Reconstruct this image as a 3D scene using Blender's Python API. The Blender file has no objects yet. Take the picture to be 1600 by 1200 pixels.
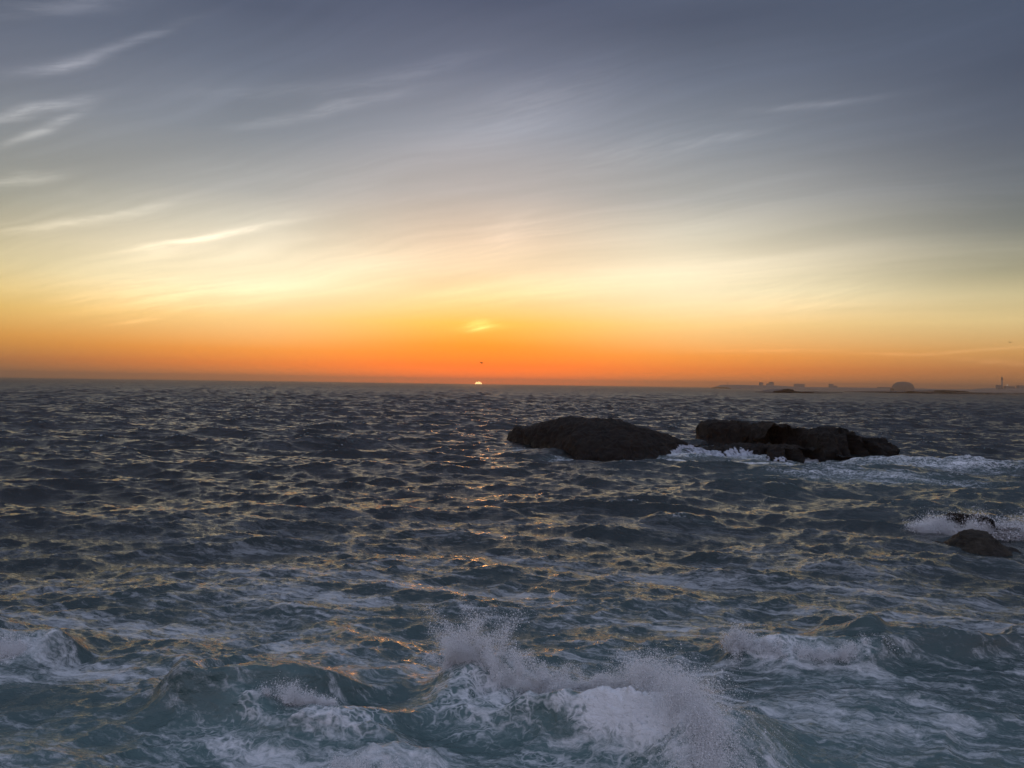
import bpy, math, random
import numpy as np
from mathutils import Matrix, Vector, noise as mnoise

R = math.radians
sc = bpy.context.scene
COL = sc.collection
rng = np.random.default_rng(11)
random.seed(5)

# ------------------------------------------------------------------ camera
F = 1256.0                     # focal length in photo pixels (1600 wide)
CAM_H = 8.0
ROLL = R(0.82)
cam_d = bpy.data.cameras.new('camera')
cam_d.sensor_width = 36.0
cam_d.lens = 36.0 * F / 1600.0
cam_d.clip_start = 0.2
cam_d.clip_end = 200000.0
cam = bpy.data.objects.new('camera', cam_d)
COL.objects.link(cam)
CAM_M = Matrix.Translation((0, 0, CAM_H)) @ Matrix.Rotation(R(90), 4, 'X') @ Matrix.Rotation(ROLL, 4, 'Z')
cam.matrix_world = CAM_M
sc.camera = cam


def ray(px, py):
    d = CAM_M.to_3x3() @ Vector(((px - 800) / F, -(py - 600) / F, -1.0))
    return d.normalized()


def sea_at(px, py, z=0.0):
    """world point on the plane z seen at a pixel of the photograph"""
    d = ray(px, py)
    t = (z - CAM_H) / d.z
    return Vector((0, 0, CAM_H)) + d * t


def at_y(px, py, y):
    d = ray(px, py)
    t = y / d.y
    return Vector((0, 0, CAM_H)) + d * t


def azel(px, py):
    d = ray(px, py)
    return math.degrees(math.atan2(d.x, d.y)), math.degrees(math.asin(d.z))


# ------------------------------------------------------------------ sky
SUN_AZ, SUN_EL = azel(747.5, 602.6)


def lin(c):
    return tuple(((v / 255) / 12.92 if v / 255 <= .04045 else ((v / 255 + .055) / 1.055) ** 2.4) for v in c) + (1,)


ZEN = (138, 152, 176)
RAMP_S = [(0, (250, 104, 30)), (1.3, (252, 116, 28)), (2.7, (253, 150, 42)), (4.3, (253, 194, 86)), (6.3, (251, 216, 156)), (8.1, (240, 212, 172)), (10, (216, 192, 164)), (13.4, (176, 168, 162)), (17.6, (141, 144, 153)), (21.6, (104, 110, 127)),
          (25.5, (76, 83, 102)), (40, (92, 104, 125)), (90, ZEN)]
RAMP_M = [(0, (178, 106, 60)), (1.2, (224, 124, 52)), (2.1, (238, 150, 66)), (4.3, (251, 207, 138)), (6.5, (252, 234, 192)),
          (8.6, (235, 221, 190)), (10.6, (202, 195, 176)), (12.7, (166, 165, 160)), (16.5, (128, 134, 142)), (20.5, (97, 105, 120)), (24, (76, 84, 102)), (40, (92, 104, 125)), (90, ZEN)]
RAMP_L = [(0, (112, 84, 68)), (1.1, (166, 114, 68)), (2.6, (208, 150, 72)), (4.2, (214, 176, 98)), (5.3, (210, 184, 118)),
          (7.2, (184, 171, 130)), (9.1, (155, 149, 125)), (11, (138, 139, 129)), (14.6, (117, 122, 125)), (18.1, (97, 103, 116)), (21.5, (83, 91, 107)), (40, (92, 104, 125)), (90, ZEN)]
RAMP_R = [(0, (118, 86, 66)), (1.3, (184, 124, 74)), (2.4, (207, 155, 92)), (4.3, (212, 188, 134)), (5.9, (194, 181, 140)),
          (7.4, (152, 148, 124)), (10, (116, 120, 116)), (11.9, (101, 107, 111)), (15.5, (84, 92, 106)), (19, (73, 82, 100)), (22.4, (68, 78, 96)), (40, (90, 103, 124)), (90, ZEN)]
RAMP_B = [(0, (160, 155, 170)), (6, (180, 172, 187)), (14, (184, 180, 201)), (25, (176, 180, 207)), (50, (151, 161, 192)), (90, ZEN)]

world = bpy.data.worlds.new('World')
sc.world = world
world.use_nodes = True
wt = world.node_tree
wt.nodes.clear()


class NT:
    def __init__(self, tree):
        self.t = tree

    def n(self, typ, **kw):
        nd = self.t.nodes.new(typ)
        for k, v in kw.items():
            setattr(nd, k, v)
        return nd

    def link(self, a, b):
        self.t.links.new(a, b)

    def put(self, sock, v):
        if isinstance(v, bpy.types.NodeSocket):
            self.link(v, sock)
        else:
            sock.default_value = v

    def math(self, op, a, b=0.0, c=0.0, clamp=False):
        nd = self.n('ShaderNodeMath', operation=op, use_clamp=clamp)
        self.put(nd.inputs[0], a)
        self.put(nd.inputs[1], b)
        self.put(nd.inputs[2], c)
        return nd.outputs[0]

    def vmath(self, op, a, b=(0, 0, 0), scale=None):
        nd = self.n('ShaderNodeVectorMath', operation=op)
        self.put(nd.inputs[0], a)
        self.put(nd.inputs[1], b)
        if scale is not None:
            self.put(nd.inputs['Scale'], scale)
        return nd.outputs['Value'] if op in ('DOT_PRODUCT', 'LENGTH', 'DISTANCE') else nd.outputs[0]

    def step(self, v, a, b, lo=0.0, hi=1.0, smooth=True):
        nd = self.n('ShaderNodeMapRange', interpolation_type='SMOOTHSTEP' if smooth else 'LINEAR')
        self.put(nd.inputs[0], v)
        for i, x in zip((1, 2, 3, 4), (a, b, lo, hi)):
            self.put(nd.inputs[i], x)
        return nd.outputs[0]

    def mix(self, f, a, b, blend='MIX'):
        nd = self.n('ShaderNodeMix', data_type='RGBA', blend_type=blend)
        self.put(nd.inputs[0], f)
        self.put(nd.inputs[6], a)
        self.put(nd.inputs[7], b)
        return nd.outputs[2]

    def noise(self, vec, scale, detail=3.0, rough=0.5, dist=0.0, color=False):
        nd = self.n('ShaderNodeTexNoise')
        self.put(nd.inputs['Vector'], vec)
        self.put(nd.inputs['Scale'], scale)
        nd.inputs['Detail'].default_value = detail
        nd.inputs['Roughness'].default_value = rough
        nd.inputs['Distortion'].default_value = dist
        return nd.outputs['Color'] if color else nd.outputs[0]

    def mapping(self, vec, loc=(0, 0, 0), rot=(0, 0, 0), scl=(1, 1, 1), kind='POINT'):
        nd = self.n('ShaderNodeMapping', vector_type=kind)
        self.put(nd.inputs[0], vec)
        nd.inputs[1].default_value = loc
        nd.inputs[2].default_value = rot
        nd.inputs[3].default_value = scl
        return nd.outputs[0]

    def stretch(self, vec, ang, sx, sy, sz=1.0):
        """coordinates scaled by sx along the direction ang (degrees) and by sy across it"""
        return self.mapping(vec, rot=(0, 0, R(ang)), scl=(1 / sx, 1 / sy, 1 / sz), kind='TEXTURE')

    def xyz(self, x, y, z=0.0):
        nd = self.n('ShaderNodeCombineXYZ')
        self.put(nd.inputs[0], x)
        self.put(nd.inputs[1], y)
        self.put(nd.inputs[2], z)
        return nd.outputs[0]

    def sep(self, v):
        nd = self.n('ShaderNodeSeparateXYZ')
        self.link(v, nd.inputs[0])
        return nd.outputs

    def ramp(self, fac, stops):
        nd = self.n('ShaderNodeValToRGB')
        cr = nd.color_ramp
        while len(cr.elements) < len(stops):
            cr.elements.new(0.5)
        for el, (p, c) in zip(cr.elements, stops):
            el.position = p
            el.color = c
        self.link(fac, nd.inputs[0])
        return nd.outputs[0]


W = NT(wt)
tc = W.n('ShaderNodeTexCoord')
dirv = W.vmath('NORMALIZE', tc.outputs['Generated'])
dx, dy, dz = W.sep(dirv)[:3]
el_deg = W.math('MULTIPLY', W.math('ARCSINE', dz), 180 / math.pi)
az_deg = W.math('MULTIPLY', W.math('ARCTAN2', dx, dy), 180 / math.pi)
daz = W.math('SUBTRACT', az_deg, SUN_AZ)
adz = W.math('ABSOLUTE', daz)
tel = W.math('SQRT', W.math('MULTIPLY', W.math('MAXIMUM', el_deg, 0.0), 1 / 90.0))


def sky_ramp(stops):
    return W.ramp(tel, [(math.sqrt(e / 90.0), lin(c)) for e, c in stops])


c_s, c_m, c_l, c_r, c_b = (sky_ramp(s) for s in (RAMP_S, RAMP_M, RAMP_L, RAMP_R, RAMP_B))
lr = W.step(daz, -6.0, 6.0)
c_lr = W.mix(lr, c_l, c_r)
side = W.mix(W.step(adz, 12.0, 38.0), c_m, c_lr)
front = W.mix(W.step(adz, 0.0, 17.0), c_s, side)
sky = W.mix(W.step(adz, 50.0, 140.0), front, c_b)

# cirrus: soft veils drawn out along the wind, then single fibrous streaks
plane = W.vmath('DIVIDE', dirv, W.xyz(*(W.math('ADD', W.math('MAXIMUM', dz, 0.0), 0.10),) * 3))
pl = W.stretch(plane, 149, 0.13, 0.75)
warp = W.noise(plane, 0.8, 2.0, 0.5, color=True)
plw = W.vmath('ADD', pl, W.vmath('SCALE', W.vmath('SUBTRACT', warp, (0.5, 0.5, 0.5)), scale=0.35))
veil = W.noise(plw, 1.6, 5.0, 0.55)
veil_f = W.step(veil, 0.38, 0.72)
fib = W.noise(W.mapping(plw, scl=(1.0, 5.0, 1.0)), 3.2, 4.0, 0.6)
high = W.step(el_deg, 2.0, 9.0)
sky = W.mix(W.math('MULTIPLY', W.math('MULTIPLY', veil_f, W.step(fib, 0.25, 0.75, 0.5, 1.0)), high), sky,
            W.mix(1.0, sky, (1.26, 1.25, 1.27, 1), 'MULTIPLY'))

ae = W.xyz(az_deg, el_deg)
ae_w = W.noise(W.mapping(ae, scl=(0.10, 0.30, 1)), 1.0, 3.0, 0.55, color=True)
ae2 = W.vmath('ADD', ae, W.vmath('MULTIPLY', W.vmath('SUBTRACT', ae_w, (0.5, 0.5, 0.5)), (2.0, 0.75, 0)))
fray = W.step(W.noise(W.stretch(ae2, 13, 0.20, 2.2), 1.0, 5.0, 0.7), 0.33, 0.66)
# x0,y0,x1,y1 (photo pixels), half width in degrees, strength
STREAKS = [(-40, 192, 135, 158, .30, .50), (10, 222, 118, 180, .22, .48), (30, 115, 150, 92, .36, .42), (120, 98, 290, 38, .25, .26),
           (-20, 22, 230, -4, .5, .24), (-30, 288, 100, 270, .36, .38), (0, 362, 150, 346, .22, .30), (110, 352, 260, 318, .25, .28),
           (230, 384, 440, 346, .22, .46), (190, 400, 300, 376, .55, .16), (300, 146, 560, 132, .42, .10), (360, 200, 640, 142, .32, .24),
           (540, 140, 760, 82, .50, .12), (1060, 228, 1180, 206, .22, .25), (1180, 172, 1380, 150, .22, .2), (880, 252, 1120, 214, .9, .12),
           (700, 200, 960, 120, 1.6, .12), (120, 478, 420, 458, .95, .22), (180, 506, 250, 496, .14, .18), (60, 452, 320, 436, .8, .12),
           (1130, 470, 1400, 450, 1.3, .12), (730, 400, 850, 330, 1.6, .12), (560, 470, 1000, 430, 1.2, .06),
           (1330, 552, 1450, 554, .09, .16), (1440, 554, 1660, 537, .09, .18), (1490, 561, 1640, 572, .16, .10), (1100, 548, 1320, 547, .10, .08),
           (730, 511, 766, 508, .36, .62), (712, 516, 786, 512, .26, .22)]
total = None
for x0, y0, x1, y1, wd, st in STREAKS:
    (a0, e0), (a1, e1) = azel(x0, y0), azel(x1, y1)
    ln = math.hypot(a1 - a0, e1 - e0)
    small = wd < .2 or st > .29 and y0 > 500
    m = W.mapping(ae if small else ae2, ((a0 + a1) / 2, (e0 + e1) / 2, 0), (0, 0, math.atan2(e1 - e0, a1 - a0)), (ln * .5, wd, 1), 'TEXTURE')
    g = W.math('MULTIPLY', W.math('POWER', 2.718, W.math('MULTIPLY', W.vmath('DOT_PRODUCT', m, m), -1.0)), st)
    total = g if total is None else W.math('ADD', total, g)
streak = W.math('MULTIPLY', total, W.step(fray, 0.0, 1.0, 0.45, 1.2))
sky = W.mix(1.0, sky, W.mix(streak, (1, 1, 1, 1), (1.75, 1.70, 1.68, 1)), 'MULTIPLY')
sky = W.mix(1.0, sky, W.mix(streak, (0, 0, 0, 1), (.16, .145, .13, 1)), 'ADD')

# the reddened glow low over the sea is strongest round the sun
glow = W.math('MULTIPLY', W.math('POWER', 2.718, W.math('MULTIPLY', W.math('MAXIMUM', el_deg, 0.0), -1 / 1.7)), W.step(adz, 4.0, 36.0, 1.05, 0.12))
sky = W.mix(1.0, sky, W.mix(glow, (1, 1, 1, 1), (2.0, 1.85, 1.35, 1)), 'MULTIPLY')

bg = W.n('ShaderNodeBackground')
W.link(sky, bg.inputs[0])
bg.inputs[1].default_value = 1.0
wo = W.n('ShaderNodeOutputWorld')
W.link(bg.outputs[0], wo.inputs[0])

# ------------------------------------------------------------------ sun lamp, exposure
sun_d = bpy.data.lights.new('sun_light', 'SUN')
sun_d.energy = 0.06
sun_d.color = (1.0, 0.42, 0.14)
sun_d.angle = R(4.0)
sun = bpy.data.objects.new('sun_light', sun_d)
COL.objects.link(sun)
sd = Vector((math.sin(R(SUN_AZ)), math.cos(R(SUN_AZ)), math.tan(R(1.6)))).normalized()
sun.rotation_euler = (-sd).to_track_quat('-Z', 'Y').to_euler()
sun.location = sd * 60

sc.view_settings.view_transform = 'Standard'
sc.view_settings.look = 'None'
sc.view_settings.exposure = 0.16
sc.view_settings.gamma = 1.0
sc.view_settings.use_curve_mapping = False
sc.cycles.use_denoising = True
sc.cycles.max_bounces = 6
sc.cycles.volume_bounces = 0
sc.cycles.sample_clamp_indirect = 4.0

HAZE_DENSITY = 1.55e-4
HAZE_TOP = 80.0
SEA_R = 12500.0


# ------------------------------------------------------------------ helpers
def tag(o, label=None, cat=None, group=None, kind=None):
    if label:
        o['label'] = label
    if cat:
        o['category'] = cat
    if group:
        o['group'] = group
    if kind:
        o['kind'] = kind
    return o


def link_mesh(name, verts, faces, mat, parent=None, smooth=True, loc=None):
    me = bpy.data.meshes.new(name)
    verts = np.asarray(verts, dtype=np.float32)
    if isinstance(faces, np.ndarray):
        k = faces.shape[1]
        me.vertices.add(len(verts))
        me.vertices.foreach_set('co', verts.ravel())
        me.loops.add(faces.size)
        me.loops.foreach_set('vertex_index', faces.ravel().astype(np.int32))
        me.polygons.add(len(faces))
        me.polygons.foreach_set('loop_start', np.arange(0, faces.size, k, dtype=np.int32))
        me.update(calc_edges=True)
    else:
        me.from_pydata([tuple(map(float, v)) for v in verts], [], faces)
        me.update()
    me.polygons.foreach_set('use_smooth', np.full(len(me.polygons), smooth, dtype=bool))
    if mat:
        me.materials.append(mat)
    o = bpy.data.objects.new(name, me)
    COL.objects.link(o)
    if parent:
        o.parent = parent
    if loc is not None:
        o.location = loc
    return o


def empty(name, loc):
    o = bpy.data.objects.new(name, None)
    o.empty_display_size = .3
    COL.objects.link(o)
    o.location = loc
    return o


def material(name):
    m = bpy.data.materials.new(name)
    m.use_nodes = True
    m.node_tree.nodes.clear()
    return m, NT(m.node_tree)


def finish(T, shader):
    out = T.n('ShaderNodeOutputMaterial')
    T.link(shader, out.inputs[0])


def principled(T, **kw):
    p = T.n('ShaderNodeBsdfPrincipled')
    for k, v in kw.items():
        T.put(p.inputs[k.replace('_', ' ')], v)
    return p


# ------------------------------------------------------------------ materials
def make_sea_material():
    m, T = material('sea_water')
    geo = T.n('ShaderNodeNewGeometry')
    pos = geo.outputs['Position']
    fo = T.n('ShaderNodeAttribute', attribute_name='foam').outputs['Fac']
    ae_ = T.n('ShaderNodeAttribute', attribute_name='aeration').outputs['Fac']
    flat = T.stretch(pos, -8, 0.34, 1.0)
    # ripples
    n1 = T.noise(flat, 1.5, 6.0, 0.62, 0.3)
    n2 = T.noise(T.stretch(pos, 10, 0.32, 1.15), 5.5, 4.0, 0.6, 0.4)
    n3 = T.noise(T.stretch(pos, -22, 0.6, 1.1), 16.0, 3.0, 0.6, 0.3)
    rip = T.math('ADD', T.math('ADD', T.math('MULTIPLY', n1, 0.22), T.math('MULTIPLY', n2, 0.075)), T.math('MULTIPLY', n3, 0.03))
    away = T.vmath('LENGTH', pos)
    slope_rough = T.ramp(T.math('DIVIDE', T.math('LOGARITHM', T.math('MAXIMUM', away, 10.0), 10.0), 4.0),
                         [(0.25, (.08,) * 3 + (1,)), (.42, (.09,) * 3 + (1,)), (.55, (.15,) * 3 + (1,)), (.68, (.32,) * 3 + (1,)), (.80, (.48,) * 3 + (1,))])
    # foam lace
    wv = T.noise(pos, 0.9, 3.0, 0.6, color=True)
    wp = T.vmath('ADD', T.stretch(pos, -14, 0.5, 1.0, 0.6), T.vmath('SCALE', T.vmath('SUBTRACT', wv, (.5, .5, .5)), scale=1.5))
    vor = T.n('ShaderNodeTexVoronoi', feature='DISTANCE_TO_EDGE')
    T.link(wp, vor.inputs['Vector'])
    vor.inputs['Scale'].default_value = 1.7
    vor2 = T.n('ShaderNodeTexVoronoi', feature='DISTANCE_TO_EDGE')
    T.link(wp, vor2.inputs['Vector'])
    vor2.inputs['Scale'].default_value = 5.0
    lace = T.math('MAXIMUM', T.step(vor.outputs['Distance'], 0.0, 0.17, 1.0, 0.0),
                  T.math('MULTIPLY', T.step(vor2.outputs['Distance'], 0.0, 0.22, 1.0, 0.0), 0.75))
    patch = T.noise(T.stretch(pos, -12, 0.42, 1.0), 0.55, 5.0, 0.65)
    fine = T.noise(T.stretch(pos, -14, 0.5, 1.0), 7.0, 5.0, 0.7)
    # one field; the density of the attribute decides how much of it is foam
    field = T.math('ADD', T.math('ADD', T.math('MULTIPLY', patch, 0.75), T.math('MULTIPLY', lace, 0.20)), T.math('MULTIPLY', fine, 0.42))
    thr = T.math('SUBTRACT', 1.12, T.math('MULTIPLY', fo, 0.78))
    ff = T.step(T.math('SUBTRACT', field, thr), -0.10, 0.26)
    ff = T.math('MULTIPLY', ff, T.step(fo, 0.02, 0.15), clamp=True)
    # thin film of old foam drawn out in streaks along the crests
    sw = T.vmath('ADD', T.stretch(pos, -16, 0.24, 1.0, 0.5), T.vmath('SCALE', T.vmath('SUBTRACT', wv, (.5, .5, .5)), scale=.7))
    st1 = T.noise(sw, 3.0, 8.0, 0.75)
    st2 = T.noise(T.mapping(sw, scl=(1.0, 1.3, 1.0)), 0.35, 3.0, 0.6)
    film = T.math('MULTIPLY', T.step(T.math('ADD', T.math('MULTIPLY', st1, .7), T.math('MULTIPLY', st2, .5)), 0.57, 0.76),
                  T.step(T.vmath('LENGTH', pos), 18.0, 55.0, 0.82, 0.04))
    ff = T.math('MAXIMUM', ff, film)
    # water
    deep = T.mix(ae_, (0.0045, 0.0052, 0.0055, 1), (0.095, 0.160, 0.155, 1))
    bump = T.n('ShaderNodeBump')
    bump.inputs['Strength'].default_value = 1.0
    bump.inputs['Distance'].default_value = 0.55
    T.link(rip, bump.inputs['Height'])
    wat = principled(T, Base_Color=deep, Roughness=slope_rough, IOR=1.45, Normal=bump.outputs[0])
    fb = T.n('ShaderNodeBump')
    fb.inputs['Strength'].default_value = 0.9
    fb.inputs['Distance'].default_value = 0.12
    T.link(T.math('ADD', T.math('MULTIPLY', fine, 1.0), T.math('MULTIPLY', patch, 1.0)), fb.inputs['Height'])
    fcol = T.mix(fine, (0.78, 0.80, 0.82, 1), (0.94, 0.95, 0.95, 1))
    foam = principled(T, Base_Color=fcol, Roughness=0.75, Normal=fb.outputs[0])
    mx = T.n('ShaderNodeMixShader')
    T.link(ff, mx.inputs[0])
    T.link(wat.outputs[0], mx.inputs[1])
    T.link(foam.outputs[0], mx.inputs[2])
    finish(T, mx.outputs[0])
    return m


def make_rock_material(name, dark, light, wet_z):
    m, T = material(name)
    geo = T.n('ShaderNodeNewGeometry')
    pos = geo.outputs['Position']
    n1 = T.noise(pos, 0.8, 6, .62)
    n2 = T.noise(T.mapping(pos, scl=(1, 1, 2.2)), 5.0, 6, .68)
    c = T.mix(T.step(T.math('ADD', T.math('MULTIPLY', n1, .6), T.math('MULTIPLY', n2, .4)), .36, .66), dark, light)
    z = T.sep(pos)[2]
    wet = T.step(T.math('ADD', z, T.math('MULTIPLY', n1, 1.2)), wet_z + .2, wet_z + 1.3, 1.0, 0.0)
    c = T.mix(wet, c, T.mix(1.0, c, (.6, .58, .55, 1), 'MULTIPLY'))
    b = T.n('ShaderNodeBump')
    b.inputs['Strength'].default_value = .9
    b.inputs['Distance'].default_value = .22
    T.link(T.math('ADD', n2, T.math('MULTIPLY', n1, .8)), b.inputs['Height'])
    rough = T.math('SUBTRACT', .88, T.math('MULTIPLY', wet, .42))
    p = principled(T, Base_Color=c, Roughness=rough, Normal=b.outputs[0])
    p.inputs['Specular IOR Level'].default_value = .3
    finish(T, p.outputs[0])
    return m


def make_spray_material():
    m, T = material('spray_white')
    d = T.n('ShaderNodeBsdfDiffuse')
    d.inputs[0].default_value = (.95, .955, .96, 1)
    t = T.n('ShaderNodeBsdfTranslucent')
    t.inputs[0].default_value = (.95, .955, .96, 1)
    mx = T.n('ShaderNodeMixShader')
    mx.inputs[0].default_value = .22
    T.link(d.outputs[0], mx.inputs[1])
    T.link(t.outputs[0], mx.inputs[2])
    finish(T, mx.outputs[0])
    return m


def plain(name, col, rough=.85, noise_scale=.3, var=.35):
    m, T = material(name)
    geo = T.n('ShaderNodeNewGeometry')
    n = T.noise(geo.outputs['Position'], noise_scale, 5, .6)
    c = T.mix(n, tuple(v * (1 - var) for v in col[:3]) + (1,), tuple(min(1, v * (1 + var)) for v in col[:3]) + (1,))
    p = principled(T, Base_Color=c, Roughness=rough)
    finish(T, p.outputs[0])
    return m


def emit(name, col, strength):
    m, T = material(name)
    e = T.n('ShaderNodeEmission')
    e.inputs[0].default_value = col
    e.inputs[1].default_value = strength
    finish(T, e.outputs[0])
    return m


M_SEA = make_sea_material()
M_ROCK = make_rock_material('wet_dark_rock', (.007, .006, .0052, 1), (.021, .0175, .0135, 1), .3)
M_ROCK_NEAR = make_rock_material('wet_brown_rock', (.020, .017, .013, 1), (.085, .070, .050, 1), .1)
M_FARROCK = plain('far_rock', (.10, .09, .08), .9, .05)  # base colour lightened to paint in some haze fading on distant rocks
M_LAND = plain('far_land', (.17, .155, .13), .95, .01)  # lighter than bare land: part of the haze is put into the colour
M_WALL = plain('far_wall', (.22, .20, .18), .9, .2, .2)
M_ROOF = plain('far_roof', (.10, .07, .06), .9, .2, .2)
M_SPRAY = make_spray_material()
M_RUN = plain('running_water', (.46, .49, .54), .45, 3.0, .25)
M_BIRD = plain('bird_feathers', (.04, .038, .036), .8, 8.0)

# ------------------------------------------------------------------ the waves: bands of an ocean spectrum
WIND = math.atan2(-0.97, 0.24)      # the waves run in towards the shore, slightly to the right


def band(L, N, lo, hi, rms, seed, chop, power=2.6, spread=2.0, turn=0.0):
    g = np.random.default_rng(seed)
    k1 = np.fft.fftfreq(N, L / N) * 2 * np.pi
    kx, ky = np.meshgrid(k1, k1, indexing='xy')
    k = np.hypot(kx, ky)
    k[0, 0] = 1
    klo, khi = 2 * np.pi / hi, 2 * np.pi / lo
    th = np.arctan2(ky, kx) - WIND - turn
    d = np.abs(np.cos(th)) ** spread * .975 + .025
    s = k ** -power * np.exp(-(klo / k) ** 4) * np.exp(-(k / khi) ** 6) * np.sqrt(d)
    s[0, 0] = 0
    z = (g.normal(size=(N, N)) + 1j * g.normal(size=(N, N))) * s
    h = np.fft.ifft2(z)
    sc_ = rms / np.std(h.real)
    dxy = np.fft.ifft2(1j * kx / k * z), np.fft.ifft2(1j * ky / k * z)
    # how much the surface is squeezed at its crests (for whitecaps)
    jac = np.fft.ifft2(-(k) * z).real * sc_ * chop
    return dict(L=L, N=N, h=h.real * sc_, dx=dxy[0].real * sc_ * chop, dy=dxy[1].real * sc_ * chop, j=jac, lo=lo, hi=hi, rms=rms)


BANDS = [band(190, 512, 7.0, 26.0, .27, 1, 1.3, spread=5.0, turn=.10),
         band(67, 512, 2.0, 7.0, .138, 2, 1.28, power=2.2, spread=4.5, turn=-.22),
         band(23.7, 512, .55, 2.2, .043, 3, 1.15, power=2.0, spread=2.4, turn=.12),
         band(8.3, 512, .14, .6, .0105, 4, .8, power=1.9, spread=.8)]


def sample(b, key, x, y):
    N = b['N']
    u = (x / b['L'] * N) % N
    v = (y / b['L'] * N) % N
    i = np.floor(u).astype(np.int32)
    j = np.floor(v).astype(np.int32)
    fu, fv = u - i, v - j
    i %= N
    j %= N
    i1, j1 = (i + 1) % N, (j + 1) % N
    a = b[key]
    return (a[j, i] * (1 - fu) + a[j, i1] * fu) * (1 - fv) + (a[j1, i] * (1 - fu) + a[j1, i1] * fu) * fv


def smooth(x, a, b):
    t = np.clip((x - a) / (b - a), 0, 1)
    return t * t * (3 - 2 * t)


def seg_dist(x, y, p, q):
    """signed distance across and position along a segment on the sea"""
    dx_, dy_ = q[0] - p[0], q[1] - p[1]
    L = math.hypot(dx_, dy_)
    ux, uy = dx_ / L, dy_ / L
    s = (x - p[0]) * ux + (y - p[1]) * uy
    n = (x - p[0]) * uy - (y - p[1]) * ux      # positive towards the shore for a segment drawn left to right
    return s / L, n, L


# breaking crests: left end, right end (metres), height, width in front, width behind, foam, lean
P = sea_at
BREAKERS = [
    dict(p=(-8.3, 19.6), q=(-2.2, 19.0), h=.95, f=.75, b=1.7, foam=.85, lean=.55, f0=.25),
    dict(p=(-1.6, 21.2), q=(4.7, 16.0), h=1.05, f=.9, b=1.8, foam=.95, lean=.5, f0=.42),
    dict(p=(6.2, 23.6), q=(10.6, 23.0), h=.52, f=.75, b=1.6, foam=.66, lean=.4, f0=0.0),
    dict(p=(10.0, 23.1), q=(17.5, 24.6), h=.85, f=.9, b=1.8, foam=.10, lean=.35, f0=0.0),
    dict(p=(-16.5, 23.8), q=(-12.6, 22.9), h=.62, f=.8, b=1.4, foam=.64, lean=.4, f0=0.0),
    dict(p=(8.2, 47.8), q=(12.4, 47.0), h=.30, f=.9, b=1.5, foam=.42, lean=.4, f0=0.0),
    dict(p=(35.0, 86.0), q=(52.0, 88.0), h=.6, f=1.5, b=2.5, foam=.55, lean=.3, f0=0.0),
    dict(p=(-3.2, 16.9), q=(-1.4, 16.6), h=.20, f=.7, b=.8, foam=.62, lean=.3, f0=0.0),
]
# foam patches: x, y, radius x, radius y, density
PATCHES = [(-3.7, 18.2, 1.9, 1.2, .74), (-6.0, 17.6, 3.2, 1.4, .50), (3.2, 17.2, 2.0, 2.6, .62), (.2, 19.6, 3.0, 1.9, .66), (-.3, 20.4, 2.2, .9, .66), (-2.5, 16.2, 2.2, .9, .6),
           (-11, 17.5, 5.0, 2.2, .40), (9.0, 18.5, 5.5, 3.0, .42), (13, 17.0, 6, 2.6, .40), (8.6, 21.6, 3.2, 1.3, .5),
           (-13.5, 21.3, 2.6, 1.5, .5), (-5, 26, 9, 4, .30), (6, 29, 9, 4, .27), (-14, 30, 8, 4, .22), (16, 30, 8, 4, .30),
           (30, 40, 5, 3.5, .65), (27, 37, 6, 1.6, .45), (34, 74, 16, 7, .56), (44, 86, 20, 8, .64), (33, 90, 8, 4, .72),
           (27, 95, 11, 8, .70), (20, 94, 8, 6, .72), (10, 87.0, 9, 3.0, .68), (15.5, 88, 7, 4, .68), (25, 84, 10, 5, .66), (33, 82, 10, 5, .66),
           (1.2, 99, 3, 5, .5), (-3, 108, 6, 4, .35), (30, 106, 8, 5, .5), (22, 62, 10, 6, .25), (28, 54, 8, 4, .3), (2, 40, 16, 8, .13),
           (0, 70, 30, 14, .07), (45, 62, 14, 10, .35)]


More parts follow.
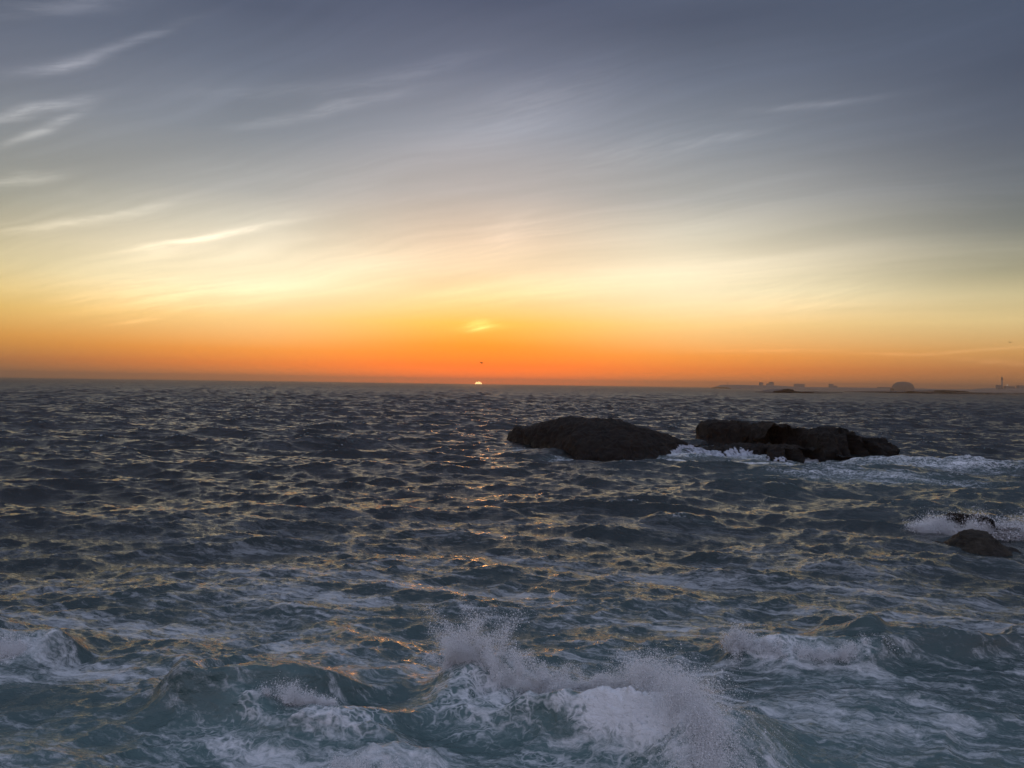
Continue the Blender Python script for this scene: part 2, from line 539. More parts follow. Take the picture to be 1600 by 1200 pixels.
def sea_fields(x, y):
    """height, displacement along x and y, foam density and aeration of the sea at world x, y"""
    r = np.hypot(x, y)
    z = np.zeros_like(x)
    ox = np.zeros_like(x)
    oy = np.zeros_like(x)
    jac = np.zeros_like(x)
    calm = 1 - .30 * smooth(120 - r, 0, 80)
    calm1 = 1 - .30 * smooth(60 - r, 0, 36) - .12 * smooth(160 - r, 0, 110)
    calm2 = 1 - .12 * smooth(90 - r, 0, 60)       # shoaling chop close in
    for i, b in enumerate(BANDS):
        fade = 1 - smooth(r, *[(9e9, 9.1e9), (2500, 9000), (300, 900), (40, 100)][i])
        if i == 0:
            fade = fade * calm * (1 - .35 * smooth(r, 900, 5000))
        if i == 1:
            fade = fade * calm1
        if i == 2:
            fade = fade * calm2
        msk = fade > 0
        xs, ys = x[msk], y[msk]
        if i == 1:      # turn the second band a little so that no tile lines up with another
            ca, sa = math.cos(.35), math.sin(.35)
            xs, ys = xs * ca - ys * sa, xs * sa + ys * ca
        z[msk] += sample(b, 'h', xs, ys) * fade[msk]
        d0, d1 = sample(b, 'dx', xs, ys), sample(b, 'dy', xs, ys)
        if i == 1:
            d0, d1 = d0 * ca + d1 * sa, -d0 * sa + d1 * ca
        ox[msk] += d0 * fade[msk]
        oy[msk] += d1 * fade[msk]
        if i < 3:
            jac[msk] += sample(b, 'j', xs, ys) * fade[msk]
    foam = np.zeros_like(x)
    lump = sample(BANDS[2], 'h', x * .7 + 3, y * .7) / .043
    lump2 = sample(BANDS[3], 'h', x * .5, y * .5 + 2) / .0105
    lump3 = sample(BANDS[3], 'h', x * 1.3 + 1, y * 1.3) / .0105
    big = sample(BANDS[1], 'h', x * .8 + 40, y * .8) / .138
    for b in BREAKERS:
        t, n, L = seg_dist(x, y, b['p'], b['q'])
        n = n + .28 * big * min(1, b['h']) + .08 * lump
        along = smooth(t, -.12, .16) * (1 - smooth(t, .84, 1.12))
        prof = np.where(n > 0, np.exp(-(n / b['f']) ** 2), np.exp(-(n / b['b']) ** 2))
        hh = b['h'] * along * (1 + .28 * np.clip(big, -1.4, .8) + .10 * lump)
        z += hh * prof
        lean = b['lean'] * hh * prof ** 1.5
        dx_, dy_ = b['q'][0] - b['p'][0], b['q'][1] - b['p'][1]
        ux, uy = dx_ / L, dy_ / L
        ox += lean * uy
        oy += -lean * ux
        fr = np.exp(-((n - .35) / (b['f'] * 1.05)) ** 2) * along * smooth(t, b['f0'] - .15, b['f0'] + .25)
        foam = np.maximum(foam, b['foam'] * fr * (.84 + .13 * lump + .07 * lump2))
    for px, py, rx, ry, dn in PATCHES:
        q = ((x - px) / rx) ** 2 + ((y - py) / ry) ** 2
        foam = np.maximum(foam, dn * np.exp(-q) + .0 * q)
    whitecap = smooth(-jac, .55, 1.15) * .55 * smooth(420 - r, 0, 300)
    foam = np.maximum(foam, whitecap)
    near = np.exp(-(r / 26) ** 2)
    foam = np.maximum(foam, .60 * near * (.75 + .25 * np.clip(big, -1, 1.5)))
    foam = np.clip(foam, 0, 1)
    # froth stands proud and lumpy
    fm = smooth(foam, .45, .9)
    z += fm * (.06 * lump + .06 * lump2 + .035 * lump3 + .05) * (1 - smooth(r, 40, 120))
    aer = np.clip(np.exp(-(r / 27) ** 2) * 1.25 + smooth(foam, .15, .8) * .5 + .22 * np.exp(-((x - 32) / 22) ** 2 - ((y - 70) / 30) ** 2), 0, 1)
    return z, ox, oy, foam, aer


def build_sea():
    # rings: dense near the shore, opening out with distance (level of detail by range)
    rr = [5.0, 8.0, 11.0]
    while rr[-1] < SEA_R:
        r_ = rr[-1]
        rr.append(r_ + (.30 if r_ < 14.5 else min(r_ * r_ / 6430 / 1.5, .15 + r_ * .0021) if r_ < 480 else .0033 * r_ * (r_ / 480) ** .9))
    rr[-1] = SEA_R
    rr = np.array(rr)
    half = R(43)
    core = np.linspace(-half, half, 640)
    wing = np.linspace(half, R(135), 40)[1:]
    ang = np.concatenate([-wing[::-1], core, wing])
    A, RR = np.meshgrid(ang, rr)
    x = (RR * np.sin(A)).ravel()
    y = (RR * np.cos(A)).ravel()
    z, ox, oy, foam, aer = sea_fields(x, y)
    edge = 1 - smooth(np.abs(A).ravel(), R(60), R(120))
    z *= edge
    v = np.stack([x + ox * edge, y + oy * edge, z], 1)
    nr, na = RR.shape
    idx = np.arange(nr * na).reshape(nr, na)
    f = np.stack([idx[:-1, :-1], idx[:-1, 1:], idx[1:, 1:], idx[1:, :-1]], -1).reshape(-1, 4)[:, ::-1]
    o = link_mesh('sea', v, np.ascontiguousarray(f), M_SEA)
    for nm, val in (('foam', foam), ('aeration', aer)):
        a = o.data.attributes.new(nm, 'FLOAT', 'POINT')
        a.data.foreach_set('value', val.astype(np.float32))
    tag(o, kind='structure')
    return o


sea = build_sea()

# ------------------------------------------------------------------ haze
hm, HT = material('sea_haze')
pv = HT.n('ShaderNodeVolumePrincipled')
pv.inputs['Color'].default_value = (.80, .62, .50, 1)
pv.inputs['Density'].default_value = HAZE_DENSITY
pv.inputs['Anisotropy'].default_value = 0.72
ho = HT.n('ShaderNodeOutputMaterial')
HT.link(pv.outputs[0], ho.inputs['Volume'])
s = SEA_R + 600
hv = [(sx * s, sy * s, z) for z in (-4.0, HAZE_TOP) for sx, sy in ((-1, -1), (1, -1), (1, 1), (-1, 1))]
hf = [(0, 3, 2, 1), (4, 5, 6, 7), (0, 1, 5, 4), (1, 2, 6, 5), (2, 3, 7, 6), (3, 0, 4, 7)]
tag(link_mesh('haze', hv, hf, hm, smooth=False), kind='stuff')

# ------------------------------------------------------------------ the setting sun, far beyond the haze
SUN_D = 60000.0
sun_mat = emit('sun_fire', (1.0, .57, .21, 1), 8.0)
bpy_sun = bpy.data.meshes.new('setting_sun')
import bmesh
bm = bmesh.new()
bmesh.ops.create_icosphere(bm, subdivisions=4, radius=SUN_D * math.tan(R(.285)))
bm.to_mesh(bpy_sun)
bm.free()
bpy_sun.materials.append(sun_mat)
so = bpy.data.objects.new('setting_sun', bpy_sun)
COL.objects.link(so)
so.location = Vector((math.sin(R(SUN_AZ)) * SUN_D, math.cos(R(SUN_AZ)) * SUN_D, CAM_H + math.tan(R(SUN_EL)) * SUN_D))
tag(so, 'bright upper sliver of the setting sun on the sea horizon', 'sun')


# ------------------------------------------------------------------ rocks
def fbm(p, sc_, oct_=4):
    return mnoise.fractal(Vector(p) * sc_, 1.0, 2.0, oct_, noise_basis='PERLIN_ORIGINAL')


def rock(name, label, top, base, depth, seed, rough=.22, block=.35, nu=150, nv=84, power=2.4, mat=None, group=None, bottom=-1.6, cat='rock', sharp=1.0):
    """top: photo pixels of the skyline with their distance; base: photo pixels of the waterline.
    depth: how far the rock runs back behind its waterline"""
    tops = sorted((lambda w: (w.x, w.z, w.y))(at_y(px, py, D)) for px, py, D in top)
    bases = sorted((lambda w: (w.x, w.y))(sea_at(px, py)) for px, py in base)
    x0 = min(tops[0][0], bases[0][0])
    x1 = max(tops[-1][0], bases[-1][0])
    xs = np.linspace(x0, x1, nu)
    zt = np.interp(xs, [t[0] for t in tops], [t[1] for t in tops])
    yc = np.interp(xs, [t[0] for t in tops], [t[2] for t in tops])
    yf = np.interp(xs, [t[0] for t in bases], [t[1] for t in bases])
    cx, cy = (x0 + x1) / 2, float(np.mean(yf))
    verts = []
    off = Vector((seed * 13.7, seed * 5.1, seed * 2.3))
    th = np.linspace(0, math.pi, nv)
    for i in range(nu):
        u = i / (nu - 1)
        taper = min(1.0, (4 * u * (1 - u)) ** .5 * 1.2 + .02)
        yb = max(yc[i] + 1.0, yf[i] + depth * (.35 + .65 * taper))
        for t in th:
            c, s_ = math.cos(t), math.sin(t)
            ec = abs(c) ** (2 / power)
            es = abs(s_) ** (2 / power)
            y = yc[i] - (yc[i] - yf[i]) * ec if c > 0 else yc[i] + (yb - yc[i]) * ec
            z = bottom + (zt[i] - bottom) * es
            p = Vector((xs[i], y, z))
            q = p + off
            # cleaved blocks, ridges, grain
            dist, _ = mnoise.voronoi(Vector((q.x * .55, q.y * .4, q.z * .8)) + mnoise.noise_vector(q * .6) * .35)
            dv = (dist[1] - dist[0])
            dist2, _ = mnoise.voronoi(Vector((q.x * 1.5, q.y * 1.2, q.z * 1.9)) + mnoise.noise_vector(q * 1.4) * .25)
            d = block * (min(dv, .35) - .2) + block * .42 * (min(dist2[1] - dist2[0], .3) - .15) + block * .5 * mnoise.cell(Vector((q.x * .5, q.y * .35, q.z * .9))) + rough * (mnoise.ridged_multi_fractal(q * .55, .9, 2.1, 4, .9, 1.6) - 1.1) * .45 * sharp + rough * .8 * fbm(q, 1.7, 4)
            nrm = Vector((0, -c, s_ * .9))
            lx = mnoise.noise(q * .8) * rough * 1.6 + mnoise.noise(q * 2.7) * rough * .6
            p += nrm * d + Vector((lx, 0, 0))
            verts.append((p.x - cx, p.y - cy, p.z))
    faces = []
    for i in range(nu - 1):
        for j in range(nv - 1):
            a = i * nv + j
            faces.append((a, a + nv, a + nv + 1, a + 1))
    n0 = len(verts)
    for i in (0, nu - 1):
        ring = verts[i * nv:(i + 1) * nv]
        verts.append(tuple(sum(v[k] for v in ring) / nv for k in range(3)))
        cidx = len(verts) - 1
        for j in range(nv - 1):
            a = i * nv + j
            faces.append((a, a + 1, cidx) if i == 0 else (a + 1, a, cidx))
    o = link_mesh(name, verts, faces, mat or M_ROCK, smooth=True, loc=(cx, cy, 0))
    tag(o, label, cat, group)
    return o


G_ROCK = 'dark rocks standing out of the sea'
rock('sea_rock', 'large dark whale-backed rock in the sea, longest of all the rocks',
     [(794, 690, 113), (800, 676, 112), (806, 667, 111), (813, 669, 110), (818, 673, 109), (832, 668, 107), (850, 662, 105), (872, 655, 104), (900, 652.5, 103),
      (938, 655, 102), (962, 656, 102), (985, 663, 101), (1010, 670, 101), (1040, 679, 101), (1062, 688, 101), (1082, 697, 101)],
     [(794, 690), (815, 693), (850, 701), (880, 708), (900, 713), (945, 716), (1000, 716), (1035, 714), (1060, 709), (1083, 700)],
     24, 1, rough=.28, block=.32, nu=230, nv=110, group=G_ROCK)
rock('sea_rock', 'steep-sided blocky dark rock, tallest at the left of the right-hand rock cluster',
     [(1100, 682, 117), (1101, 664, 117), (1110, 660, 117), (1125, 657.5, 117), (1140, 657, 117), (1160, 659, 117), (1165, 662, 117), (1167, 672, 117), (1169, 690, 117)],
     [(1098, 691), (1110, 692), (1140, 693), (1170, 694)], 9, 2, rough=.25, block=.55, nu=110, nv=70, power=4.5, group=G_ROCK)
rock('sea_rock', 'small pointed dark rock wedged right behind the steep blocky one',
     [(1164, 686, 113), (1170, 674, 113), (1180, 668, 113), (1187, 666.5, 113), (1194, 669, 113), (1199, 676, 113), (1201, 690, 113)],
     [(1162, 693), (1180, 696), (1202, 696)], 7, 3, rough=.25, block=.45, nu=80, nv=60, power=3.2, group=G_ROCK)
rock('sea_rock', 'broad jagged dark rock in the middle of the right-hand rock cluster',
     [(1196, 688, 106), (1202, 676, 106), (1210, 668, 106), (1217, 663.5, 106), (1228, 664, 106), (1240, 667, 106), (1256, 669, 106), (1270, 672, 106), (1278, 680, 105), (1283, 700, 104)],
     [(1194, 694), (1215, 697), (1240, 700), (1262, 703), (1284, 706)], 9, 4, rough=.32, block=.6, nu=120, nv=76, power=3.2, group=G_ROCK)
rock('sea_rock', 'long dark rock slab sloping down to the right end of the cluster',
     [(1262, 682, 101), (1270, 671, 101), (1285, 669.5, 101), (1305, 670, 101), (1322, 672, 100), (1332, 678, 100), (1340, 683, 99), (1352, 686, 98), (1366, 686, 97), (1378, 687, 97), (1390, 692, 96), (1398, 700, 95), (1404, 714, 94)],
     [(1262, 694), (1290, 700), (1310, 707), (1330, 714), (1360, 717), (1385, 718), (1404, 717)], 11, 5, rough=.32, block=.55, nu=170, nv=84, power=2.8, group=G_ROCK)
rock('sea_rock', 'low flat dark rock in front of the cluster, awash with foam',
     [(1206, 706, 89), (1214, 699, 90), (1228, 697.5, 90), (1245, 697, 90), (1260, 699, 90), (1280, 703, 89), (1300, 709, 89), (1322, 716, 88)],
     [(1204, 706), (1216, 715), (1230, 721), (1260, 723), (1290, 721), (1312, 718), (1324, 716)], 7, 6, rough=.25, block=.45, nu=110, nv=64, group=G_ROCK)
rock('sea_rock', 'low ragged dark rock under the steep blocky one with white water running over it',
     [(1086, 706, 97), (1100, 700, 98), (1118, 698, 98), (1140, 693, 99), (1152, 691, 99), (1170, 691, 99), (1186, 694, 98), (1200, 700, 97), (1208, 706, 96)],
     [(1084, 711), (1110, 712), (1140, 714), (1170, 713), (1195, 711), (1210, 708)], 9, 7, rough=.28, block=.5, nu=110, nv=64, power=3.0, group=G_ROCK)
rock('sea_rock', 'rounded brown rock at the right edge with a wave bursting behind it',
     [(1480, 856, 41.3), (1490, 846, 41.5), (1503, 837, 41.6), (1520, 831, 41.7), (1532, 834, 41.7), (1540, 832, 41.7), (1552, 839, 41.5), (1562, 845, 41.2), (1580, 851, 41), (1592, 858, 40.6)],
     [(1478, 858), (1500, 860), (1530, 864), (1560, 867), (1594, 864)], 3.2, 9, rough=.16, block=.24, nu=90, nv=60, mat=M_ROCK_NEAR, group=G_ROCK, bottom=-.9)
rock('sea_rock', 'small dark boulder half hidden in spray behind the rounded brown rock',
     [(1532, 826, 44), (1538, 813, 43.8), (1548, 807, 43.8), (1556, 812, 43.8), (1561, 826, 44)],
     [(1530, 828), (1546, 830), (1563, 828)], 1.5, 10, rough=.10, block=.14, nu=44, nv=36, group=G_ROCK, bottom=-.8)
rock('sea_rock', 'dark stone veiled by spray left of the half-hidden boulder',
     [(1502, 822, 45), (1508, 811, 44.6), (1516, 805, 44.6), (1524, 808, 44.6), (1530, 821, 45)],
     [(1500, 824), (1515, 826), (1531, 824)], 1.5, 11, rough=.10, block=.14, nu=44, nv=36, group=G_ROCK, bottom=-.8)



def cascade():
    """white water pouring down the face of the ragged ledge under the blocky rock"""
    from mathutils.bvhtree import BVHTree
    dg = bpy.context.evaluated_depsgraph_get()
    dg.update()
    trees = []
    for o in [o for o in COL.objects if o.name.startswith('sea_rock')]:
        vs = [o.location + v.co for v in o.data.vertices]
        trees.append(BVHTree.FromPolygons(vs, [tuple(p.vertices) for p in o.data.polygons]))
    g = np.random.default_rng(77)
    root = empty('cascade', ((1110 - 800) / F * 95, 95, 0))
    tag(root, 'white water cascading through the gap between the long rock and the blocky cluster', 'cascade')
    v, f = [], []
    for k in range(150):
        px = 1046 + 150 * g.beta(1.2, 1.5)
        x = (px - 800) / F * 95
        top = (.42 + .42 * math.sin(px * .045) ** 2) * g.uniform(.75, 1.15)
        wd = g.uniform(.09, .26)
        row = []
        for q in range(9):
            z = top * (1 - q / 8) - .15 * (q == 8)
            hit = [t.ray_cast(Vector((x, 70, z)), Vector((0, 1, 0)))[0] for t in trees]
            ys = [h.y for h in hit if h is not None]
            y = min(ys) if ys else 97.5
            y = min(y, 98.5) - .05
            if row:
                y = min(y, row[-1][1])
            row.append((x + .10 * math.sin(q * .9 + k), y, z))
        b = len(v)
        for q, (xx, y, z) in enumerate(row):
            w_ = wd * (.6 + .9 * q / 8) * (1 + .3 * math.sin(q * 2.1 + k * 1.7))
            for cx_, cy_ in ((-1, 0), (-.4, -.6), (.4, -.6), (1, 0), (0, .5)):
                v.append((xx + cx_ * w_ - root.location.x, y + cy_ * w_ * .6 - root.location.y, z))
        for q in range(8):
            for j in range(5):
                a, c = b + q * 5 + j, b + q * 5 + (j + 1) % 5
                f.append((a, c, c + 5, a + 5))
    tag(link_mesh('strands', v, f, M_RUN, root), kind='stuff')


cascade()

# far reefs and islets
rock('reef_islet', 'small dark hummocked islet in haze below the far headland',
     [(1211, 612.5, 1230), (1215, 610.5, 1230), (1224, 609.8, 1230), (1229, 608, 1230), (1236, 607.6, 1230), (1242, 608.8, 1230), (1246, 611, 1230), (1254, 612, 1230)],
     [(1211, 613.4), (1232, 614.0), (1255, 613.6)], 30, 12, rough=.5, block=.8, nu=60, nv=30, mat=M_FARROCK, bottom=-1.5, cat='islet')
rock('reef_islet', 'thin dark reef low on the water right of the domed rock',
     [(1426, 612.8, 1700), (1434, 611.2, 1700), (1442, 611.4, 1700), (1452, 612.8, 1700)],
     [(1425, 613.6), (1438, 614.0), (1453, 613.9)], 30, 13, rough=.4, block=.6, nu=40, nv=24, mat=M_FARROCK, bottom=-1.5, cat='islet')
rock('reef_islet', 'long flat-topped dark reef near the far tower',
     [(1474, 613, 2100), (1476, 610.2, 2100), (1490, 609.6, 2100), (1505, 610.4, 2100), (1520, 611, 2100), (1531, 611.6, 2100), (1534, 613.4, 2100)],
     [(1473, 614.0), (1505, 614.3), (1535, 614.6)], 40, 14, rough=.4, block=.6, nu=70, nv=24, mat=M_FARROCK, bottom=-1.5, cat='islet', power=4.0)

# ------------------------------------------------------------------ the far shore
LAND_Y = 4300.0


def land_strip(name, pts, y, depth, mat):
    """low land: skyline pixels at distance y, falling to the water in front and behind"""
    ws = [at_y(px, py, y) for px, py in pts]
    v, f = [], []
    n = 40 * (len(ws) - 1)
    xs = np.linspace(ws[0].x, ws[-1].x, n)
    zs = np.interp(xs, [w.x for w in ws], [w.z for w in ws])
    for i, (x, z) in enumerate(zip(xs, zs)):
        jit = fbm((x * .01, 3.3, 0), 1.0, 4) * 1.6 + fbm((x * .07, 7.3, 0), 1.0, 3) * .5
        zz = max(z + jit * min(1, z / 6), .3)
        wob = fbm((x * .004, 1, 2), 1, 3) * 40
        for dy_, k in ((-depth * .5 + wob, -2.0), (-depth * .42 + wob, zz * .5), (-depth * .3 + wob, zz * .86), (0, zz), (depth * .3, zz * .95), (depth * .5, -2.0)):
            v.append((x, y + dy_, k))
    for i in range(n - 1):
        for j in range(5):
            a = i * 6 + j
            f.append((a, a + 6, a + 7, a + 1))
    return tag(link_mesh(name, v, f, mat), kind='structure')


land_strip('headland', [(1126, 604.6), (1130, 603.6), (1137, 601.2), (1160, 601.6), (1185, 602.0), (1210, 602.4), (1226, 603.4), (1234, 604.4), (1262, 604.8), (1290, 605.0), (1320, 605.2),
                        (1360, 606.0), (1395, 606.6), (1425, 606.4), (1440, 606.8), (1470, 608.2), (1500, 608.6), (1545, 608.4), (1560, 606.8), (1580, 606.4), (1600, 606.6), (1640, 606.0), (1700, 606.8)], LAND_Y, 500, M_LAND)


def dome_rock():
    pts = [(1394, 607), (1397, 603.5), (1400, 600), (1404, 597.2), (1410, 596.2), (1416, 597), (1421, 599), (1424, 603), (1425.5, 607)]
    D = LAND_Y - 330
    ws = [at_y(px, py, D) for px, py in pts]
    n, mth = 60, 24
    xs = np.linspace(ws[0].x, ws[-1].x, n)
    zs = np.interp(xs, [w.x for w in ws], [w.z for w in ws])
    cx = (xs[0] + xs[-1]) / 2
    v, f = [], []
    for x, z in zip(xs, zs):
        for t in np.linspace(0, math.pi, mth):
            c, s_ = math.cos(t), math.sin(t)
            e = abs(c) ** .55 * (-1 if c > 0 else 1)
            q = Vector((x * .05, t * 2, z * .05))
            jt = 1.6 * fbm(q, 1.5, 3)
            v.append((x - cx + jt, 48 * e * (.25 + .75 * max(z, 1) / max(zs)) + jt, -2 + (z + 2) * abs(s_) ** .4 + jt * .4 * s_))
    for i in range(n - 1):
        for j in range(mth - 1):
            a = i * mth + j
            f.append((a, a + mth, a + mth + 1, a + 1))
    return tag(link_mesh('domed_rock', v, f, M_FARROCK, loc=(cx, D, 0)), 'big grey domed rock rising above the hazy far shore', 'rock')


dome_rock()


def box_vf(x0, x1, y0, y1, z0, z1):
    v = [(x, y, z) for z in (z0, z1) for x, y in ((x0, y0), (x1, y0), (x1, y1), (x0, y1))]
    return v, [(0, 3, 2, 1), (4, 5, 6, 7), (0, 1, 5, 4), (1, 2, 6, 5), (2, 3, 7, 6), (3, 0, 4, 7)]


def gable_vf(x0, x1, y0, y1, z0, z1):
    ym = (y0 + y1) / 2
    v = [(x0, y0, z0), (x1, y0, z0), (x1, y1, z0), (x0, y1, z0), (x0 + 1, ym, z1), (x1 - 1, ym, z1)]
    return v, [(0, 1, 5, 4), (2, 3, 4, 5), (1, 2, 5), (3, 0, 4), (0, 3, 2, 1)]


def lathe_vf(prof, n=20):
    v, f = [], []
    for r, z in prof:
        for i in range(n):
            a = 2 * math.pi * i / n
            v.append((r * math.cos(a), r * math.sin(a), z))
    for k in range(len(prof) - 1):
        for i in range(n):
            a, b = k * n + i, k * n + (i + 1) % n
            f.append((a, b, b + n, a + n))
    f.append(tuple(range(n))[::-1])
    f.append(tuple(range((len(prof) - 1) * n, len(prof) * n)))
    return v, f


PXM = LAND_Y / F           # metres per photo pixel at the far shore


def far_building(label, px0, px1, pytop, pybase, roof=1.0, cat='building', depth=22):
    w0, w1 = at_y(px0, pytop, LAND_Y - 60), at_y(px1, pybase, LAND_Y - 60)
    root = empty('shore_building', ((w0.x + w1.x) / 2, LAND_Y - 60, max(w1.z - 2.5, 0)))
    tag(root, label, cat, 'buildings on the hazy far shore')
    hw = (w1.x - w0.x) / 2
    H = w0.z - root.location.z
    rh = roof * PXM
    v, f = box_vf(-hw, hw, -depth / 2, depth / 2, 0, H - rh)
    wl = link_mesh('wall', v, f, M_WALL, root, smooth=False)
    v, f = gable_vf(-hw - .8, hw + .8, -depth / 2 - .8, depth / 2 + .8, H - rh + .003, H)
    link_mesh('roof', v, f, M_ROOF, root, smooth=False)
    nw = max(2, int(hw * 2 / 6))
    wv, wf = box_vf(-.8, .8, -.15, .15, -1.0, 1.0)
    me = None
    for i in range(nw):
        wx = -hw + (i + .5) * 2 * hw / nw
        if me is None:
            o = link_mesh('window', wv, wf, M_ROOF, root, smooth=False)
            me = o.data
        else:
            o = bpy.data.objects.new('window', me)
            COL.objects.link(o)
            o.parent = root
        o.location = (wx, -depth / 2 - .12, (H - rh) * .6)
    return root


far_building('tiny hazy hut on the headland, right of its middle', 1187, 1191.5, 597.4, 603, 1.0)
far_building('low hazy house at the left foot of the gabled one on the headland', 1198, 1202, 599.2, 603, .6)
far_building('tallest hazy gabled house on the headland', 1202.2, 1208, 596.6, 603, 1.6)
far_building('long flat hazy shed standing alone right of the headland', 1241.5, 1256, 599.8, 606, .4)
far_building('narrow hazy house midway along the far shore', 1296, 1301, 599.6, 606, .8)
far_building('low hazy annex right of the narrow house midway along the shore', 1301.2, 1307, 602.4, 606, .5)
far_building('low hazy shed left of the domed rock', 1372, 1390, 604.6, 607.5, .3)
far_building('hazy house at the left foot of the far tower', 1557.5, 1562, 601.5, 608, .8)
far_building('long low hazy building right of the far tower', 1570, 1584, 603.2, 608, .5)
far_building('hazy squat building at the right edge of the far shore', 1590, 1606, 602.0, 608, .6)


def lighthouse(label, px, pytop, pybase, r0, gal=True):
    w0, w1 = at_y(px, pytop, LAND_Y - 90), at_y(px, pybase, LAND_Y - 90)
    z0 = max(w1.z - 2, 0)
    root = empty('lighthouse', (w1.x, LAND_Y - 90, z0))
    tag(root, label, 'lighthouse')
    H = w0.z - z0
    v, f = lathe_vf([(r0 * 1.25, 0), (r0 * 1.05, H * .25), (r0 * .85, H * .74)])
    link_mesh('tower', v, f, M_WALL, root)
    v, f = lathe_vf([(r0 * 1.35, H * .742), (r0 * 1.4, H * .78)])
    link_mesh('gallery', v, f, M_ROOF, root, smooth=False)
    v, f = lathe_vf([(r0 * .95, H * .782), (r0 * .95, H * .90)])
    link_mesh('lantern_room', v, f, M_FARROCK, root)
    v, f = lathe_vf([(r0 * 1.2, H * .902), (r0 * .6, H * .96), (.25, H)])
    link_mesh('dome', v, f, M_ROOF, root)
    return root


lighthouse('tall hazy lighthouse tower with a wide head at the far right of the shore', 1565.5, 588.6, 607, 4.2)
lighthouse('tiny thin beacon tower at the left tip of the headland', 1136.6, 596.8, 603, 1.4)

# the lit lamp beside the tower
w = at_y(1574, 601.6, LAND_Y - 120)
root = empty('harbour_light', (w.x, LAND_Y - 120, 0.5))
tag(root, 'small bright white lamp glowing right of the far lighthouse tower', 'lamp')
v, f = lathe_vf([(1.2, 0), (.7, w.z - 3)], 12)
link_mesh('post', v, f, M_WALL, root)
v, f = lathe_vf([(.4, w.z - 2.99), (2.4, w.z - 1.5), (2.4, w.z + 1.5), (.4, w.z + 2.6)], 16)
link_mesh('lamp', v, f, emit('lamp_glow', (1, .90, .76, 1), .75), root)


# ------------------------------------------------------------------ birds
def bird(label, px, py, dist, span, bank, yaw):
    w_ = at_y(px, py, dist)
    root = empty('seabird', w_)
    root.rotation_euler = (bank, .1, yaw)
    tag(root, label, 'bird', 'seabirds in flight')
    prof = [(.004, -.52), (.05, -.42), (.085, -.2), (.10, .02), (.085, .2), (.05, .33), (.058, .42), (.045, .5), (.018, .56), (.003, .64)]
    v, f = lathe_vf([(r * span, z * span * .6) for r, z in prof], 12)
    v = [(x, -z, y * .85) for x, y, z in v]
    link_mesh('body', v, f, M_BIRD, root)
    for sgn in (-1, 1):
        st = [(.04, 0, .02, .15), (.22, .06, .13, .15), (.40, .01, .16, .11), (.55, -.09, .12, .05), (.62, -.15, .09, .01)]
        v, f = [], []
        for x, yo, z, ch in st:
            for dy_, dz_ in ((-ch, 0), (-ch * .3, .012), (ch, 0), (-ch * .3, -.008)):
                v.append((sgn * x * span, (-yo + dy_) * span * .7, (z + dz_) * span))
        for k in range(len(st) - 1):
            for j in range(4):
                a, b = k * 4 + j, k * 4 + (j + 1) % 4
                f.append((a, b, b + 4, a + 4))
        f.append((16, 17, 18, 19))
        link_mesh('wing', v, f, M_BIRD, root)
    v = [(-.03 * span, .28 * span, 0), (.03 * span, .28 * span, 0), (.09 * span, .45 * span, 0.01), (-.09 * span, .45 * span, .01), (0, .30 * span, .02 * span), (0, .45 * span, .018 * span)]
    link_mesh('tail', v, [(0, 1, 2, 5, 3), (0, 4, 1), (1, 4, 5, 2), (0, 3, 5, 4)], M_BIRD, root, smooth=False)


bird('small dark bird flying just above the setting sun', 752, 567, 150, 1.0, .25, .9)
bird('tiny dark bird flying over the far shore at the right edge', 1578, 535, 190, .8, -.3, -.6)


# ------------------------------------------------------------------ spray and white water
def sea_z(x, y):
    z, ox, oy, fo, ae_ = sea_fields(np.array([float(x)]), np.array([float(y)]))
    return float(z[0])


TET = np.array([(1, 1, 1), (1, -1, -1), (-1, 1, -1), (-1, -1, 1)], dtype=np.float32) / 1.3
TETF = np.array([(0, 1, 2), (0, 3, 1), (0, 2, 3), (1, 3, 2)], dtype=np.int32)


def droplets(name, pts, size, parent):
    n = len(pts)
    # random rotations and stretched bodies
    q = rng.normal(size=(n, 4))
    q /= np.linalg.norm(q, axis=1)[:, None]
    a, b, c, d = q.T
    rot = np.stack([np.stack([a * a + b * b - c * c - d * d, 2 * (b * c - a * d), 2 * (b * d + a * c)], -1),
                    np.stack([2 * (b * c + a * d), a * a - b * b + c * c - d * d, 2 * (c * d - a * b)], -1),
                    np.stack([2 * (b * d - a * c), 2 * (c * d + a * b), a * a - b * b - c * c + d * d], -1)], 1)
    body = TET[None] * size[:, None, None] * rng.uniform(.7, 1.4, (n, 4, 1))
    v = np.einsum('nij,nkj->nki', rot, body) + pts[:, None, :]
    f = (TETF[None] + (np.arange(n) * 4)[:, None, None]).reshape(-1, 3)
    o = link_mesh(name, v.reshape(-1, 3), np.ascontiguousarray(f), M_SPRAY, parent, smooth=True)
    tag(o, kind='stuff')
    return o


def mist(name, pts, rad, parent):
    me = bpy.data.meshes.new(name)
    me.vertices.add(len(pts))
    me.vertices.foreach_set('co', pts.astype(np.float32).ravel())
    a = me.attributes.new('drop_radius', 'FLOAT', 'POINT')
    a.data.foreach_set('value', rad.astype(np.float32))
    o = bpy.data.objects.new(name, me)
    COL.objects.link(o)
    o.parent = parent
    tag(o, kind='stuff')
    o.modifiers.new('drops', 'NODES').node_group = mist_group()
    return o


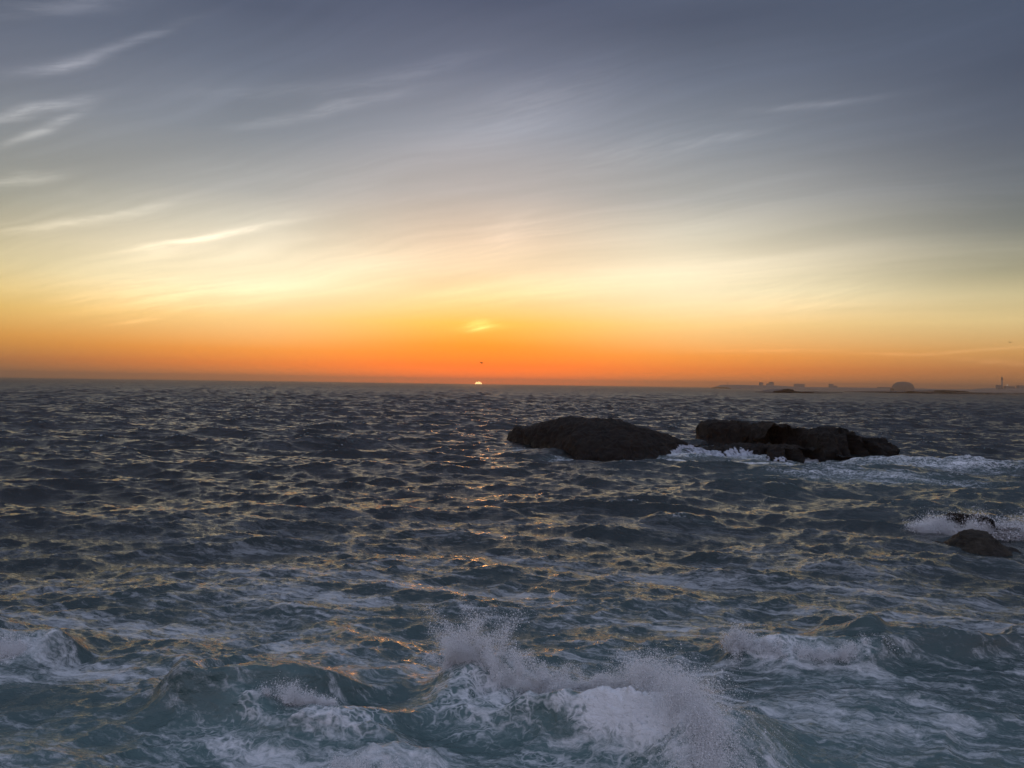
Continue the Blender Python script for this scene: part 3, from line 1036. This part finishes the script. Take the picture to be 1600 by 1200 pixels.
def mist_group():
    ng = bpy.data.node_groups.get('mist_drops')
    if ng:
        return ng
    ng = bpy.data.node_groups.new('mist_drops', 'GeometryNodeTree')
    ng.interface.new_socket('Geometry', in_out='INPUT', socket_type='NodeSocketGeometry')
    ng.interface.new_socket('Geometry', in_out='OUTPUT', socket_type='NodeSocketGeometry')
    gi, go = ng.nodes.new('NodeGroupInput'), ng.nodes.new('NodeGroupOutput')
    mp = ng.nodes.new('GeometryNodeMeshToPoints')
    na = ng.nodes.new('GeometryNodeInputNamedAttribute')
    na.data_type = 'FLOAT'
    na.inputs[0].default_value = 'drop_radius'
    sm = ng.nodes.new('GeometryNodeSetMaterial')
    sm.inputs['Material'].default_value = M_SPRAY
    ng.links.new(gi.outputs[0], mp.inputs[0])
    ng.links.new(na.outputs[0], mp.inputs['Radius'])
    ng.links.new(mp.outputs[0], sm.inputs[0])
    ng.links.new(sm.outputs[0], go.inputs[0])
    return ng


def splash(label, line, jets, per_jet, speed, aim, cone, size, tmax=.62, seed=0, spread=.075, fall=1.0):
    """water thrown up along a line on the sea: line = [(x, y, strength)...]; aim = mean throwing direction"""
    g = np.random.default_rng(100 + seed)
    line = [(x, y, sea_z(x, y), s_) for x, y, s_ in line]
    L = np.array(line)
    org = np.array([L[:, 0].mean(), L[:, 1].mean(), 0.0])
    root = empty('wave_splash', tuple(org))
    tag(root, label, 'splash', 'white splashes of breaking waves')
    pts, sz = [], []
    tt = np.linspace(0, 1, len(L))
    for k in range(jets):
        u = g.uniform(0, 1)
        base = np.array([np.interp(u, tt, L[:, c]) for c in range(4)])
        st = base[3] * g.uniform(.35, 1.0) ** .8
        d = np.array(aim) + g.normal(size=3) * cone
        d /= np.linalg.norm(d)
        d[2] = abs(d[2])
        v0 = d * speed * st
        n = int(per_jet * .8 * g.uniform(.4, 1.5))
        t = g.beta(1.3, 1.5, n) * tmax * g.uniform(.6, 1.1)
        p = base[:3] + np.outer(t, v0) + np.outer(t * t, (0, 0, -4.9 * fall))
        sig = spread * (.25 + 1.6 * t / tmax)
        p += g.normal(size=(n, 3)) * sig[:, None] * st ** .5
        p[:, 2] -= .05
        pts.append(p)
        s_ = size * g.lognormal(0, .7, n) * (1.15 - .45 * t / tmax)
        sz.append(s_)
    p = np.concatenate(pts) - org
    s_ = np.clip(np.concatenate(sz), size * .35, size * 2.6)
    ok = p[:, 2] > -.35
    p, s_ = p[ok], s_[ok]
    droplets('droplets', p, s_ * .82, root)
    # the finest part of it: far smaller drops, in the same threads
    m = np.repeat(p, 5, axis=0) + g.normal(size=(len(p) * 5, 3)) * spread * .7
    m = m[m[:, 2] > -.3]
    mist('mist', m, np.clip(size * .30 * g.lognormal(0, .4, len(m)), .002, .015), root)
    return root


splash('tallest white splash bursting up at bottom centre', [(-1.7, 20.9, .7), (-1.1, 20.8, 1.0), (-.3, 20.4, 1.0), (.6, 19.8, .82), (1.5, 19.2, .6), (2.4, 18.6, .45)],
       150, 330, 6.2, (-.10, .05, 1.0), .24, 0.0087, .62, 1)
splash('broad white splash tumbling at the bottom edge right of the tallest one', [(2.2, 18.9, .55), (3.0, 18.2, .85), (3.5, 17.4, .95), (3.9, 16.4, .9), (4.0, 15.6, .7)],
       190, 330, 4.6, (.06, -.25, .85), .32, 0.0087, .60, 2, spread=.15)
splash('foamy splash on the right-hand breaking crest', [(6.3, 23.4, .95), (6.9, 23.2, .8), (8.2, 22.8, .6), (9.4, 22.6, .7), (10.4, 22.8, .6)],
       90, 210, 4.3, (.05, -.15, 1.0), .28, 0.0091, .5, 3)
splash('white splash on the wave at the left edge', [(-15.2, 22.9, .7), (-14.2, 22.8, .9), (-13.2, 22.6, .6)],
       70, 200, 4.2, (.0, -.15, 1.0), .30, 0.0091, .5, 4)
splash('small plume flicked up from the left-hand breaking crest', [(-5.6, 18.7, .6), (-5.0, 18.6, 1.0), (-4.6, 18.6, .6), (-4.0, 18.6, .3)],
       45, 170, 3.6, (.05, -.1, 1.0), .28, 0.0077, .45, 5)
splash('low churned splash at the bottom edge left of centre', [(-3.6, 16.4, .8), (-2.6, 16.1, 1.0), (-1.6, 15.9, .8)],
       40, 190, 3.0, (.0, -.05, 1.0), .4, 0.0077, .45, 6)
splash('wide curtain of spray bursting behind the rounded brown rock', [(23.4, 46.2, .5), (24.8, 46.4, .8), (25.6, 44.4, .8), (26.8, 45.4, 1.0), (29.4, 44.0, .9), (30.6, 42.6, .7)],
       150, 260, 5.4, (.15, -.10, .9), .50, .022, .62, 7, spread=.22)
